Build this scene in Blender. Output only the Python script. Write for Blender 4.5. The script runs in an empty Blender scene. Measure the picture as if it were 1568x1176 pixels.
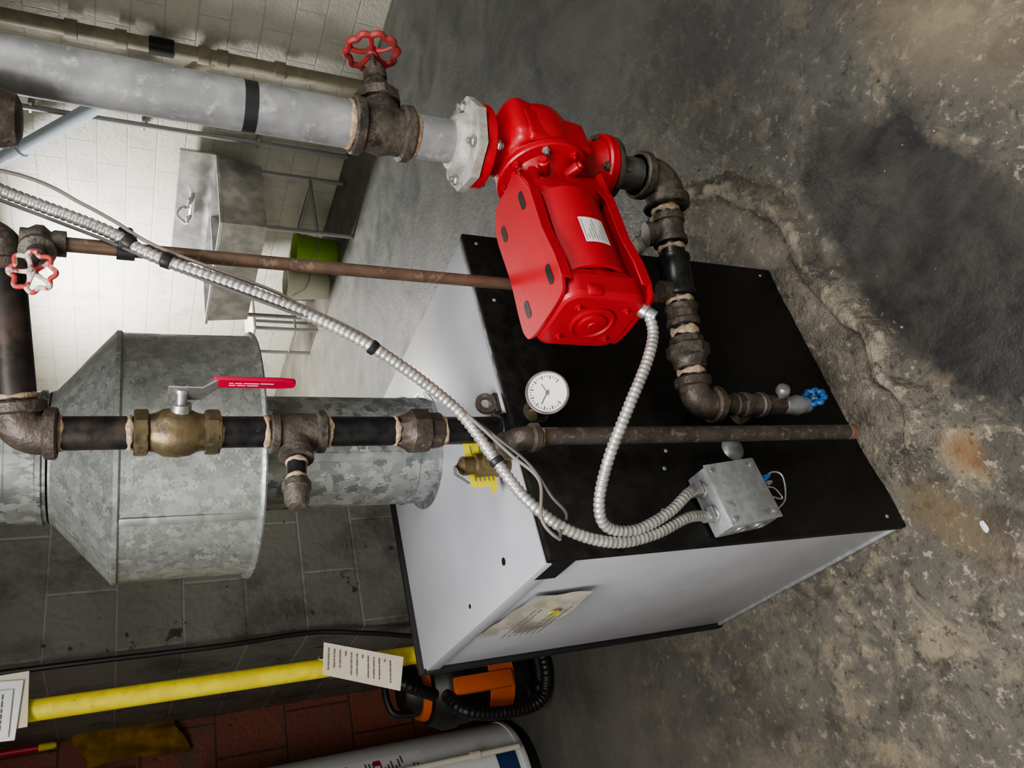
import bpy, bmesh, math, random
from mathutils import Vector, Matrix, Euler
random.seed(4)
V=Vector
S=bpy.context.scene
# ------------------------------------------------------------------ materials
def mk(name,c1,rough=.5,metal=0.,c2=None,scale=20,lo=.4,hi=.6,bump=0.,bscale=60,c3=None,s3=6,lo3=.55,hi3=.65,coat=0.,rvar=0.,spec=.5):
    m=bpy.data.materials.new(name); m.use_nodes=True
    nt=m.node_tree; N=nt.nodes; L=nt.links; b=N["Principled BSDF"]
    b.inputs["Roughness"].default_value=rough; b.inputs["Metallic"].default_value=metal
    b.inputs["Base Color"].default_value=(*c1,1); b.inputs["Coat Weight"].default_value=coat
    b.inputs["Specular IOR Level"].default_value=spec
    tc=N.new("ShaderNodeTexCoord"); vec=tc.outputs["Object"]
    col=None
    def noise(s,d=2,r=.6):
        n=N.new("ShaderNodeTexNoise"); n.inputs["Scale"].default_value=s; n.inputs["Detail"].default_value=d; n.inputs["Roughness"].default_value=r
        L.new(vec,n.inputs["Vector"]); return n.outputs["Fac"]
    def rmp(f,a,bb):
        r=N.new("ShaderNodeMapRange"); r.inputs[1].default_value=a; r.inputs[2].default_value=bb; L.new(f,r.inputs[0]); return r.outputs[0]
    if c2:
        mx=N.new("ShaderNodeMix"); mx.data_type='RGBA'
        f=rmp(noise(scale),lo,hi); L.new(f,mx.inputs[0]); mx.inputs[6].default_value=(*c1,1); mx.inputs[7].default_value=(*c2,1); col=mx.outputs[2]
        if rvar:
            rr=N.new("ShaderNodeMapRange"); rr.inputs[3].default_value=rough; rr.inputs[4].default_value=min(1,rough+rvar); L.new(f,rr.inputs[0]); L.new(rr.outputs[0],b.inputs["Roughness"])
        if c3:
            m2=N.new("ShaderNodeMix"); m2.data_type='RGBA'; L.new(rmp(noise(s3,4,.7),lo3,hi3),m2.inputs[0]); L.new(col,m2.inputs[6]); m2.inputs[7].default_value=(*c3,1); col=m2.outputs[2]
        L.new(col,b.inputs["Base Color"])
    if bump:
        bp=N.new("ShaderNodeBump"); bp.inputs["Strength"].default_value=bump; bp.inputs["Distance"].default_value=.004
        L.new(noise(bscale,2),bp.inputs["Height"]); L.new(bp.outputs[0],b.inputs["Normal"])
    return m
white_e=mk("panel_grey",(.42,.432,.475),.38,0.,(.38,.39,.435),5,spec=.4)
blackp=mk("panel_black",(.009,.009,.009),.42,0.,(.014,.013,.012),30,rvar=.15,c3=(.045,.04,.035),s3=110,lo3=.67,hi3=.72,spec=.3)
blackm=mk("black_plastic",(.012,.012,.013),.45)
red=mk("red_paint",(.42,.006,.016),.38,0.,(.47,.009,.020),6,coat=.12,bump=.12,bscale=220)
redm=mk("red_motor",(.40,.006,.016),.44,0.,(.44,.008,.019),8,coat=.06,bump=.06,bscale=120)
redw=mk("red_wheel",(.40,.03,.035),.5,0.,(.26,.05,.05),60,c3=(.25,.14,.1),s3=40,lo3=.6,hi3=.7)
redl=mk("red_vinyl",(.42,.008,.04),.38)
iron=mk("cast_iron",(.068,.060,.052),.5,.3,(.115,.098,.083),45,bump=.45,bscale=130,c3=(.035,.032,.03),s3=25)
ironb=mk("iron_brown",(.088,.070,.058),.5,.3,(.06,.05,.043),50,bump=.4,bscale=130,c3=(.15,.125,.108),s3=35)
blk=mk("black_pipe",(.012,.013,.016),.34,.3,(.026,.026,.028),40,c3=(.08,.07,.065),s3=70,lo3=.66,hi3=.7)
blk2=mk("black_pipe_rusty",(.028,.025,.024),.44,.35,(.062,.044,.038),16,c3=(.013,.013,.013),s3=14,lo3=.45,hi3=.6)
relp=mk("discharge_steel",(.095,.078,.070),.5,.3,(.065,.055,.049),30,c3=(.19,.16,.145),s3=70)
cop=mk("copper_old",(.19,.125,.092),.45,.45,(.135,.092,.07),25,c3=(.28,.2,.15),s3=50)
coptip=mk("copper_tip",(.28,.17,.125),.5,.3,(.22,.13,.095),40)
brass=mk("brass_old",(.21,.162,.092),.42,.6,(.14,.112,.068),40,bump=.25,c3=(.09,.075,.05),s3=18)
alup=mk("aluminium_paint",(.37,.378,.39),.45,.35,(.27,.28,.295),14,c3=(.46,.46,.46),s3=30,bump=.15,bscale=60)
flw=mk("flange_paint",(.46,.46,.43),.5,.2,(.33,.32,.29),30,bump=.3,bscale=100,c3=(.22,.20,.17),s3=60,lo3=.6,hi3=.68)
dope=mk("thread_sealant",(.47,.36,.25),.7,0.,(.30,.22,.15),90,bump=.6,bscale=200)
zinc=mk("zinc",(.50,.50,.51),.36,.8,(.38,.38,.39),60)
cond=mk("flex_conduit",(.54,.53,.52),.4,.6,(.40,.40,.39),50)
boxm=mk("junction_steel",(.30,.32,.33),.45,.5,(.38,.40,.41),50,c3=(.22,.23,.24),s3=25)
paper=mk("paper",(.66,.61,.50),.8,0.,(.60,.54,.42),12)
wpaper=mk("white_label",(.72,.73,.74),.6)
pouchm=mk("clear_sleeve",(.42,.40,.35),.22,0.,(.56,.53,.47),18,coat=.6)
ink=mk("ink",(.12,.12,.13),.7)
yel=mk("yellow_paint",(.70,.60,.03),.38,0.,(.60,.50,.03),30,c3=(.30,.24,.05),s3=60,lo3=.66,hi3=.72)
yelt=mk("yellow_tag",(.70,.60,.02),.5)
blue=mk("blue_handle",(.02,.09,.28),.5)
bluew=mk("blue_wire",(.03,.2,.6),.4)
cable=mk("cable_grey",(.08,.075,.075),.5)
cable2=mk("cable_taupe",(.20,.175,.16),.55)
tape=mk("tape",(.02,.02,.024),.45)
enam=mk("white_enamel",(.70,.71,.73),.3)
steel=mk("stainless",(.52,.52,.52),.3,.75,(.36,.36,.36),8)
legm=mk("leg_steel",(.36,.36,.38),.35,.6)
green=mk("green_plastic",(.22,.38,.03),.4)
wplast=mk("white_plastic",(.58,.56,.47),.4)
pvc=mk("pvc_blue_white",(.56,.65,.78),.4)
tan=mk("tan_painted_pipe",(.36,.33,.25),.5,0.,(.28,.255,.19),8)
orange=mk("orange_plastic",(.50,.10,.016),.5)
mustard=mk("mustard_cloth",(.28,.16,.02),.9,0.,(.17,.095,.012),14,bump=.5,bscale=25)
rag=mk("grey_cloth",(.15,.14,.125),.9,0.,(.09,.085,.075),12,bump=.5,bscale=20)
glass=mk("dial_white",(.72,.73,.69),.3,coat=.4)
navy=mk("navy_label",(.02,.05,.14),.4)
def galv(name,base,dark,scale):
    m=bpy.data.materials.new(name); m.use_nodes=True; nt=m.node_tree;N=nt.nodes;L=nt.links;b=N["Principled BSDF"]
    tc=N.new("ShaderNodeTexCoord"); vo=N.new("ShaderNodeTexVoronoi"); vo.inputs["Scale"].default_value=scale; vo.inputs["Randomness"].default_value=1
    ns=N.new("ShaderNodeTexNoise"); ns.inputs["Scale"].default_value=scale*.8; ns.inputs["Detail"].default_value=1
    ad=N.new("ShaderNodeVectorMath"); ad.operation='MULTIPLY_ADD'; L.new(ns.outputs["Color"],ad.inputs[0]); ad.inputs[1].default_value=(.03,.03,.03); L.new(tc.outputs["Object"],ad.inputs[2]); L.new(ad.outputs[0],vo.inputs["Vector"])
    sp=N.new("ShaderNodeSeparateColor"); L.new(vo.outputs["Color"],sp.inputs[0])
    mx=N.new("ShaderNodeMix"); mx.data_type='RGBA'; L.new(sp.outputs[0],mx.inputs[0]); mx.inputs[6].default_value=(*dark,1); mx.inputs[7].default_value=(*base,1)
    L.new(mx.outputs[2],b.inputs["Base Color"]); b.inputs["Metallic"].default_value=.6
    mr=N.new("ShaderNodeMapRange"); mr.inputs[3].default_value=.30; mr.inputs[4].default_value=.55; L.new(sp.outputs[1],mr.inputs[0]); L.new(mr.outputs[0],b.inputs["Roughness"])
    n2=N.new("ShaderNodeTexNoise"); n2.inputs["Scale"].default_value=7; n2.inputs["Detail"].default_value=1; L.new(tc.outputs["Object"],n2.inputs["Vector"])
    bp=N.new("ShaderNodeBump"); bp.inputs["Strength"].default_value=.5; bp.inputs["Distance"].default_value=.02; L.new(n2.outputs["Fac"],bp.inputs["Height"]); L.new(bp.outputs[0],b.inputs["Normal"])
    return m
galvm=galv("galvanised",(.44,.46,.455),(.27,.29,.285),75)
galvo=galv("galvanised_old",(.42,.44,.435),(.17,.185,.185),50)
def block(name,c1,c2,mortar,axes,bw=.4,rh=.2,ms=.008,bump=.5,stain=None,rough=.6,st=(.55,.68),fs=1.2,chips=None):
    m=bpy.data.materials.new(name); m.use_nodes=True; nt=m.node_tree;N=nt.nodes;L=nt.links;b=N["Principled BSDF"]
    tc=N.new("ShaderNodeTexCoord"); sx=N.new("ShaderNodeSeparateXYZ"); L.new(tc.outputs["Object"],sx.inputs[0])
    cx=N.new("ShaderNodeCombineXYZ"); L.new(sx.outputs[axes[0]],cx.inputs[0]); L.new(sx.outputs[axes[1]],cx.inputs[1])
    br=N.new("ShaderNodeTexBrick"); br.inputs["Scale"].default_value=1; br.inputs["Brick Width"].default_value=bw; br.inputs["Row Height"].default_value=rh
    br.inputs["Mortar Size"].default_value=ms; br.inputs["Mortar Smooth"].default_value=.6
    br.inputs["Color1"].default_value=(*c1,1); br.inputs["Color2"].default_value=(*c2,1); br.inputs["Mortar"].default_value=(*mortar,1)
    L.new(cx.outputs[0],br.inputs["Vector"])
    ns=N.new("ShaderNodeTexNoise"); ns.inputs["Scale"].default_value=4; ns.inputs["Detail"].default_value=6; ns.inputs["Roughness"].default_value=.7; L.new(tc.outputs["Object"],ns.inputs["Vector"])
    col=br.outputs["Color"]
    def over(src,a,c,k):
        nonlocal col
        mr=N.new("ShaderNodeMapRange"); mr.inputs[1].default_value=a; mr.inputs[2].default_value=c; L.new(src,mr.inputs[0])
        mx=N.new("ShaderNodeMix"); mx.data_type='RGBA'; L.new(mr.outputs[0],mx.inputs[0]); L.new(col,mx.inputs[6]); mx.inputs[7].default_value=(*k,1); col=mx.outputs[2]
    if stain: over(ns.outputs["Fac"],st[0],st[1],stain)
    if chips:
        n3=N.new("ShaderNodeTexNoise"); n3.inputs["Scale"].default_value=13; n3.inputs["Detail"].default_value=4; n3.inputs["Roughness"].default_value=.6; L.new(tc.outputs["Object"],n3.inputs["Vector"])
        over(n3.outputs["Fac"],.66,.68,chips)
    L.new(col,b.inputs["Base Color"]); b.inputs["Roughness"].default_value=rough
    n2=N.new("ShaderNodeTexNoise"); n2.inputs["Scale"].default_value=45; n2.inputs["Detail"].default_value=2; L.new(tc.outputs["Object"],n2.inputs["Vector"])
    ma=N.new("ShaderNodeMath"); ma.operation='MULTIPLY_ADD'; L.new(br.outputs["Fac"],ma.inputs[0]); ma.inputs[1].default_value=-fs; L.new(n2.outputs["Fac"],ma.inputs[2])
    bp=N.new("ShaderNodeBump"); bp.inputs["Strength"].default_value=bump; bp.inputs["Distance"].default_value=.01; L.new(ma.outputs[0],bp.inputs["Height"]); L.new(bp.outputs[0],b.inputs["Normal"])
    return m
w_right=block("painted_block",(.60,.59,.525),(.585,.575,.51),(.50,.49,.43),(1,2),ms=.006,bump=.4,stain=(.44,.425,.365),st=(.5,.72),rough=.5)
w_back=block("painted_block_b",(.60,.59,.53),(.58,.57,.51),(.53,.52,.46),(0,2),ms=.005,bump=.35)
w_chim=block("grey_block",(.20,.198,.178),(.18,.178,.16),(.27,.27,.245),(0,2),ms=.006,stain=(.105,.103,.093),bump=.4,rough=.5,st=(.48,.64),chips=(.05,.05,.045))
w_red=block("red_block",(.25,.078,.045),(.20,.065,.042),(.08,.045,.033),(0,2),bw=.3,rh=.3,ms=.006,stain=(.12,.08,.065),bump=.4,chips=(.06,.045,.04))
def floor_mat(name,pad=False):
    m=bpy.data.materials.new(name); m.use_nodes=True; nt=m.node_tree;N=nt.nodes;L=nt.links;b=N["Principled BSDF"]
    tc=N.new("ShaderNodeTexCoord"); P=tc.outputs["Object"]
    def noise(s,d=5,r=.65,off=0,dist=0):
        n=N.new("ShaderNodeTexNoise"); n.inputs["Scale"].default_value=s;n.inputs["Detail"].default_value=d;n.inputs["Roughness"].default_value=r;n.inputs["Distortion"].default_value=dist
        mp=N.new("ShaderNodeMapping"); mp.inputs["Location"].default_value=(off,off*1.7,0); L.new(P,mp.inputs[0]); L.new(mp.outputs[0],n.inputs["Vector"]); return n.outputs["Fac"]
    def rg(f,a,c,o0=0,o1=1):
        r=N.new("ShaderNodeMapRange"); r.inputs[1].default_value=a;r.inputs[2].default_value=c;r.inputs[3].default_value=o0;r.inputs[4].default_value=o1;L.new(f,r.inputs[0]);return r.outputs[0]
    def mul(a,c):
        x=N.new("ShaderNodeMath"); x.operation='MULTIPLY'; L.new(a,x.inputs[0])
        if isinstance(c,float): x.inputs[1].default_value=c
        else: L.new(c,x.inputs[1])
        return x.outputs[0]
    def mix(f,a,c):
        x=N.new("ShaderNodeMix"); x.data_type='RGBA'; L.new(f,x.inputs[0])
        if isinstance(a,tuple): x.inputs[6].default_value=(*a,1)
        else: L.new(a,x.inputs[6])
        if isinstance(c,tuple): x.inputs[7].default_value=(*c,1)
        else: L.new(c,x.inputs[7])
        return x.outputs[2]
    nd=noise(4.5,7,.68,7)
    def ell(cx,cy,rx,ry,rot,soft=.25,amp=1.1,n=None):
        mp=N.new("ShaderNodeMapping"); mp.vector_type='TEXTURE'; mp.inputs["Location"].default_value=(cx,cy,0); mp.inputs["Rotation"].default_value=(0,0,rot); mp.inputs["Scale"].default_value=(rx,ry,1e3); L.new(P,mp.inputs[0])
        ln=N.new("ShaderNodeVectorMath"); ln.operation='LENGTH'; L.new(mp.outputs[0],ln.inputs[0])
        ad=N.new("ShaderNodeMath"); ad.operation='MULTIPLY_ADD'; L.new(n or nd,ad.inputs[0]); ad.inputs[1].default_value=amp; L.new(ln.outputs["Value"],ad.inputs[2])
        return rg(ad.outputs[0],1+amp*.5-soft,1+amp*.5+soft,1,0)
    fine=noise(30,5,.75,13); med=noise(7,7,.74,51,.3)
    if pad:
        sz_=N.new("ShaderNodeSeparateXYZ"); L.new(P,sz_.inputs[0]); zc=sz_.outputs[2]
        col=mix(rg(noise(6,6,.7,1),.40,.6),(.105,.096,.08),(.19,.17,.138))
        col=mix(rg(med,.50,.62),col,(.075,.069,.06))
        col=mix(mul(rg(zc,.019,.027),rg(noise(14,5,.7,77),.40,.56)),col,(.34,.30,.235))
        col=mix(rg(fine,.56,.66),col,(.33,.29,.225))
        col=mix(rg(fine,.42,.34),col,(.06,.055,.048))
    else:
        col=mix(rg(noise(2.2,6,.65,1),.38,.62),(.085,.079,.067),(.15,.138,.112))
        near=ell(.6,.5,1.45,1.45,0,.45,.8)
        far=ell(3.0,3.0,2.4,2.7,-.6,.5,.8)
        col=mix(far,col,mix(rg(noise(2.5,6,.6,21,1.5),.36,.64),(.075,.079,.080),(.13,.133,.128)))
        col=mix(mul(rg(noise(5.5,8,.74,11,.6),.50,.61),near),col,(.245,.212,.155))
        col=mix(mul(rg(med,.53,.62),near),col,(.066,.061,.052))
        col=mix(mul(rg(fine,.57,.64),near),col,(.33,.29,.225))
        col=mix(mul(rg(fine,.44,.36),near),col,(.055,.050,.043))
        col=mix(mul(ell(1.75,.75,.55,.35,.3,.55,1.2),.55),col,(.05,.05,.053))
        col=mix(ell(.90,.735,.46,.20,.17,.13,1.0),col,mix(rg(med,.38,.66),(.027,.027,.028),(.066,.062,.056)))
        col=mix(mul(ell(1.28,.45,.22,.10,.4,.6,1.6),.6),col,(.25,.21,.145))
        col=mix(mul(ell(.47,.915,.05,.03,.3,.6,2.2,fine),.7),col,(.21,.105,.045))
        col=mix(mul(ell(.36,1.02,.12,.05,.5,.6,2.0),.5),col,(.19,.13,.07))
        col=mix(rg(noise(60,2,.5,41),.76,.78),col,(.42,.42,.40))
    L.new(col,b.inputs["Base Color"])
    L.new(rg(nd,.35,.65,.32,.6),b.inputs["Roughness"])
    b.inputs["Specular IOR Level"].default_value=.45
    bp=N.new("ShaderNodeBump"); bp.inputs["Strength"].default_value=.55 if not pad else 1.0; bp.inputs["Distance"].default_value=.006 if not pad else .014
    a2=N.new("ShaderNodeMath"); a2.operation='MULTIPLY_ADD'; L.new(med,a2.inputs[0]); a2.inputs[1].default_value=1.5; L.new(fine,a2.inputs[2])
    L.new(a2.outputs[0],bp.inputs["Height"]); L.new(bp.outputs[0],b.inputs["Normal"])
    return m
floorm=floor_mat("concrete_floor"); padm=floor_mat("concrete_pad",True)
# ------------------------------------------------------------------ geometry helpers
def link(name,me,mat,parent=None,smooth=True,ang=38):
    o=bpy.data.objects.new(name,me); S.collection.objects.link(o)
    me.materials.append(mat)
    if smooth:
        for p in me.polygons: p.use_smooth=True
        me.set_sharp_from_angle(angle=math.radians(ang))
    if parent: o.parent=parent
    return o
def frombm(name,bm,mat,parent=None,smooth=True,ang=38):
    bmesh.ops.recalc_face_normals(bm,faces=bm.faces)
    me=bpy.data.meshes.new(name); bm.to_mesh(me); bm.free(); return link(name,me,mat,parent,smooth,ang)
def grp(name):
    e=bpy.data.objects.new(name,None); e.empty_display_size=.05; S.collection.objects.link(e); return e
def basis(d,up=None):
    d=V(d).normalized(); u=V(up) if up else (V((0,0,1)) if abs(d.z)<.9 else V((0,1,0)))
    x=u.cross(d).normalized(); y=d.cross(x).normalized(); return x,y,d
def lathe(name,o,d,prof,mat,parent=None,segs=32,up=None,ang=38,sides=None,caps=True):
    bm=bmesh.new(); x,y,d=basis(d,up); o=V(o); rings=[]
    n=sides or segs
    for t,r in prof:
        if r<1e-6: rings.append([bm.verts.new(o+d*t)]); continue
        rings.append([bm.verts.new(o+d*t+(x*math.cos(2*math.pi*i/n)+y*math.sin(2*math.pi*i/n))*r) for i in range(n)])
    for a,b in zip(rings,rings[1:]):
        if len(a)==1 and len(b)==1: continue
        if len(a)==1: [bm.faces.new((a[0],b[i],b[(i+1)%n])) for i in range(n)]
        elif len(b)==1: [bm.faces.new((a[i],b[0],a[(i+1)%n])) for i in range(n)]
        else: [bm.faces.new((a[i],b[i],b[(i+1)%n],a[(i+1)%n])) for i in range(n)]
    if caps:
        if len(rings[0])>1: bm.faces.new(rings[0])
        if len(rings[-1])>1: bm.faces.new(rings[-1])
    return frombm(name,bm,mat,parent,True,ang)
def cyl(name,a,b,r,mat,parent=None,segs=28,bev=None,sides=None,up=None):
    a=V(a);b=V(b);h=(b-a).length; e=bev if bev is not None else min(.002,r*.12,h*.3)
    return lathe(name,a,b-a,[(0,r-e),(e,r),(h-e,r),(h,r-e)],mat,parent,segs,up,35,sides)
def hexn(name,a,b,r,mat,parent=None,n=6):
    return cyl(name,a,b,r,mat,parent,bev=.0015,sides=n)
def box(name,c,size,mat,parent=None,bev=.003,rot=None,seg=2):
    bm=bmesh.new(); bmesh.ops.create_cube(bm,size=1); bmesh.ops.scale(bm,vec=size,verts=bm.verts)
    if bev: bmesh.ops.bevel(bm,geom=bm.edges[:],offset=bev,segments=seg,profile=.5,affect='EDGES')
    M=Matrix.Translation(c)@((rot if isinstance(rot,Matrix) else Euler(rot).to_matrix()).to_4x4() if rot is not None else Matrix())
    bmesh.ops.transform(bm,matrix=M,verts=bm.verts)
    return frombm(name,bm,mat,parent,True,30)
def catmull(pts,n=10,closed=False):
    pts=[V(p) for p in pts]; out=[]; m=len(pts)
    for i in range(m if closed else m-1):
        if closed: p0,p1,p2,p3=pts[(i-1)%m],pts[i],pts[(i+1)%m],pts[(i+2)%m]
        else: p0=pts[max(i-1,0)];p1=pts[i];p2=pts[i+1];p3=pts[min(i+2,m-1)]
        for k in range(n):
            t=k/n; out.append(.5*((2*p1)+(p2-p0)*t+(2*p0-5*p1+4*p2-p3)*t*t+(3*p1-p0-3*p2+p3)*t**3))
    if not closed: out.append(pts[-1])
    return out
def resample(path,step):
    out=[path[0]]; acc=0
    for a,b in zip(path,path[1:]):
        L=(b-a).length; 
        while acc+L>=step and L>1e-9:
            f=(step-acc)/L; a=a.lerp(b,f); out.append(a.copy()); L=(b-a).length; acc=0
        acc+=L
    out.append(path[-1]); return out
def sweep(name,path,rad,mat,parent=None,segs=14,closed=False,ang=40):
    path=[V(p) for p in path]; n=len(path); bm=bmesh.new(); rings=[]
    x=None
    for i,p in enumerate(path):
        if closed: t=path[(i+1)%n]-path[(i-1)%n]
        else: t=path[min(i+1,n-1)]-path[max(i-1,0)]
        t.normalize()
        if x is None: x=basis(t)[0]
        x=(x-t*x.dot(t)).normalized(); y=t.cross(x)
        r=rad[i] if isinstance(rad,(list,tuple)) else rad
        rings.append([bm.verts.new(p+(x*math.cos(2*math.pi*k/segs)+y*math.sin(2*math.pi*k/segs))*r) for k in range(segs)])
    for i in range(n if closed else n-1):
        a=rings[i];b=rings[(i+1)%n]
        for k in range(segs): bm.faces.new((a[k],b[k],b[(k+1)%segs],a[(k+1)%segs]))
    if not closed: bm.faces.new(rings[0]); bm.faces.new(rings[-1])
    return frombm(name,bm,mat,parent,True,ang)
def poly(name,pts,faces,mat,parent=None,smooth=False):
    me=bpy.data.meshes.new(name); me.from_pydata([tuple(p) for p in pts],[],faces); me.update(); return link(name,me,mat,parent,smooth)
def elbow(name,c,d1,d2,r,L,mat,parent,collar=1.22,cl=.016):
    c=V(c);d1=V(d1).normalized();d2=V(d2).normalized(); a=c+d1*L; b=c+d2*L
    pts=[a,a-d1*cl]; n=12; s=c+d1*(L-cl); e=c+d2*(L-cl)
    for k in range(1,n):
        t=k/n; pts.append(s*(1-t)**2+c*2*t*(1-t)+e*t*t)
    pts+=[e,b]
    sweep(name,pts,r,mat,parent,24)
    for i,(q,dd) in enumerate(((a,d1),(b,d2))):
        lathe(name+"_collar_%d"%i,q-dd*cl,dd,[(-.004,r*.98),(0,r*collar),(cl-.003,r*collar),(cl,r*collar-.003),(cl,r*.8)],mat,parent,28)
def fitting(name,a,b,r,mat,parent,bead=.005,bl=.013):
    a=V(a);b=V(b);h=(b-a).length
    lathe(name,a,b-a,[(0,r*.8),(0,r+bead-.002),(.002,r+bead),(bl,r+bead),(bl+.004,r),(h-bl-.004,r),(h-bl,r+bead),(h-.002,r+bead),(h,r+bead-.002),(h,r*.8)],mat,parent,28)
def ringd(name,p,d,r,w,parent,mat=None):
    """uneven bead of thread sealant"""
    p=V(p);x,y,d=basis(d); bm=bmesh.new(); n=28; rings=[]; ph=random.random()*9
    for t,rr in((-.5,-.002),(-.35,.0015),(0,.0022),(.3,.001),(.5,-.002)):
        rings.append([bm.verts.new(p+d*(t*w*(1+.35*math.sin(3*a+ph)+.2*math.sin(7*a+ph)))+(x*math.cos(a)+y*math.sin(a))*(r+rr)) for a in [2*math.pi*i/n for i in range(n)]])
    for a,b in zip(rings,rings[1:]):
        for i in range(n): bm.faces.new((a[i],b[i],b[(i+1)%n],a[(i+1)%n]))
    frombm(name,bm,mat or dope,parent,True,60)
def wheel(name,c,nrm,R,mat,parent,spokes=5,rr=.0065,lobes=10):
    x,y,d=basis(nrm); c=V(c); n=80
    pts=[c+(x*math.cos(a)+y*math.sin(a))*(R+.003*math.cos(lobes*a)) for a in [2*math.pi*i/n for i in range(n)]]
    sweep(name+"_rim",pts,rr,mat,parent,10,True)
    lathe(name+"_hub",c-d*.01,d,[(0,R*.2),(.002,R*.24),(.016,R*.24),(.02,R*.18)],mat,parent,18)
    for i in range(spokes):
        a=2*math.pi*i/spokes+.3; u=x*math.cos(a)+y*math.sin(a)
        sweep(name+"_spoke_%d"%i,[c+u*R*.15,c+u*R*.55-d*.004,c+u*R*.98],[.006,.0045,.006] if R>.04 else [.004,.003,.004],mat,parent,8)
    cyl(name+"_nut",c+d*.008,c+d*.018,R*.13,zinc,parent,sides=6)
def bolt(name,p,d,r,mat,parent,h=.008):
    p=V(p);d=V(d).normalized(); cyl(name,p,p+d*h,r,mat,parent,sides=6); cyl(name+"_stud",p+d*h,p+d*(h+.006),r*.5,mat,parent,segs=10)
def lines(name,o,ux,uy,w,h,rows,mat,parent,nrm,th=.35,seed=1):
    rnd=random.Random(seed); o=V(o);ux=V(ux).normalized();uy=V(uy).normalized();nn=V(nrm).normalized()*.0006; pts=[];fs=[]
    for r in range(rows):
        y0=h*(r+.3)/rows; y1=y0+h/rows*th; xx=w*.06
        while xx<w*.9:
            l=w*rnd.uniform(.08,.3); x1=min(xx+l,w*.94); k=len(pts)
            pts+=[o+ux*xx+uy*y0+nn,o+ux*x1+uy*y0+nn,o+ux*x1+uy*y1+nn,o+ux*xx+uy*y1+nn]; fs.append((k,k+1,k+2,k+3)); xx=x1+w*.03
            if rnd.random()<.15: break
    poly(name,pts,fs,mat,parent)
# ------------------------------------------------------------------ room
def wallbox(name,x0,x1,y0,y1,z0,z1,mat):
    return box(name,((x0+x1)/2,(y0+y1)/2,(z0+z1)/2),(x1-x0,y1-y0,z1-z0),mat,None,0)
H=2.6
poly("floor",[(-2.2,-2.2,0),(5.2,-2.2,0),(5.2,8.7,0),(-2.2,8.7,0)],[(0,1,2,3)],floorm)
wallbox("ceiling",-2.2,5.2,-2.2,8.7,H,H+.1,mk("ceiling_paint",(.5,.5,.47),.8))
wallbox("wall_right",5.03,5.2,-2,8.5,0,H,w_right)
wallbox("wall_back",1.7,5.03,8.5,8.7,0,H,w_back)
wallbox("wall_partition",1.5,1.7,4.0,8.5,0,H,w_right)
wallbox("wall_back_left",-2,1.7,3.85,4.0,0,H,w_red)
wallbox("wall_left",-2.2,-2,-2,3.85,0,H,w_right)
wallbox("wall_front",-2,5.03,-2.2,-2,0,H,w_back)
wallbox("wall_chimney",.78,1.7,2.75,3.85,0,H,w_chim)
# ------------------------------------------------------------------ concrete pad
def make_pad():
    from mathutils import noise
    out=[(1.66,1.45),(1.62,1.27),(1.53,1.14),(1.40,1.05),(1.27,.99),(1.12,1.0),(.98,.985),(.88,.965),(.80,.93),(.70,.96),(.62,.93),(.52,.97),(.43,1.04),(.36,1.12),(.36,1.3),(.36,1.6),(.38,1.95),(.8,2.1),(1.3,2.1),(1.6,1.8)]
    path=resample(catmull([V((a,b,0)) for a,b in out],24,True),.005)
    c=V((.98,1.5,0)); n=len(path)
    prof=[(1.045,-.01),(1.03,.001),(1.015,.007),(1.0,.014),(.99,.019),(.98,.022),(.97,.024),(.96,.025),(.95,.025),(.94,.024),(.93,.023),(.92,.021),(.912,.018),(.905,.013),(.90,.010),(.895,.012),(.888,.016),(.875,.018),(.86,.018),(.84,.018),(.8,.018),(.5,.018)]
    bm=bmesh.new(); rings=[]
    for f,z in prof:
        rg=[]
        for i,p in enumerate(path):
            d=p-c; A=V((c.x+d.x*f,c.y+d.y*f,0))
            nz=noise.noise(A*9); n2=noise.noise(A*27+V((3,1,0))); n3=noise.noise(A*75); n4=noise.noise(A*18+V((9,9,4)))
            ff=f+(.024*nz+.012*n2+.006*n3)*(1 if f>.88 else .4)
            q=c+d*ff; k=max(0,min(1,(q.x-.42)/.16)); k=k*k*(3-2*k)
            edge=1 if .905<f<1.035 else .35
            zz=z+(.006*nz+.008*n2+.005*n3+.006*n4)*edge; zz=zz*k-.006*(1-k)
            rg.append(bm.verts.new((q.x,q.y,max(-.01,zz))))
        rings.append(rg)
    for a,b in zip(rings,rings[1:]):
        for i in range(n): bm.faces.new((a[i],a[(i+1)%n],b[(i+1)%n],b[i]))
    bm.faces.new(rings[-1])
    rnd=random.Random(8)
    for k in range(220):
        p=path[rnd.randrange(n)]; f=rnd.gauss(1.035,.03); q=c+(p-c)*f
        if q.x<.5 or q.y>1.3: continue
        s=rnd.uniform(.0012,.0045); r=bmesh.ops.create_icosphere(bm,subdivisions=1,radius=s)
        for v in r['verts']: v.co=V((v.co.x*rnd.uniform(.7,1.5),v.co.y*rnd.uniform(.7,1.5),v.co.z*.6))+V((q.x,q.y,s*.3+(.012 if f<1 else 0)))
    frombm("concrete_pad",bm,padm,None,True,60)
make_pad()
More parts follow.
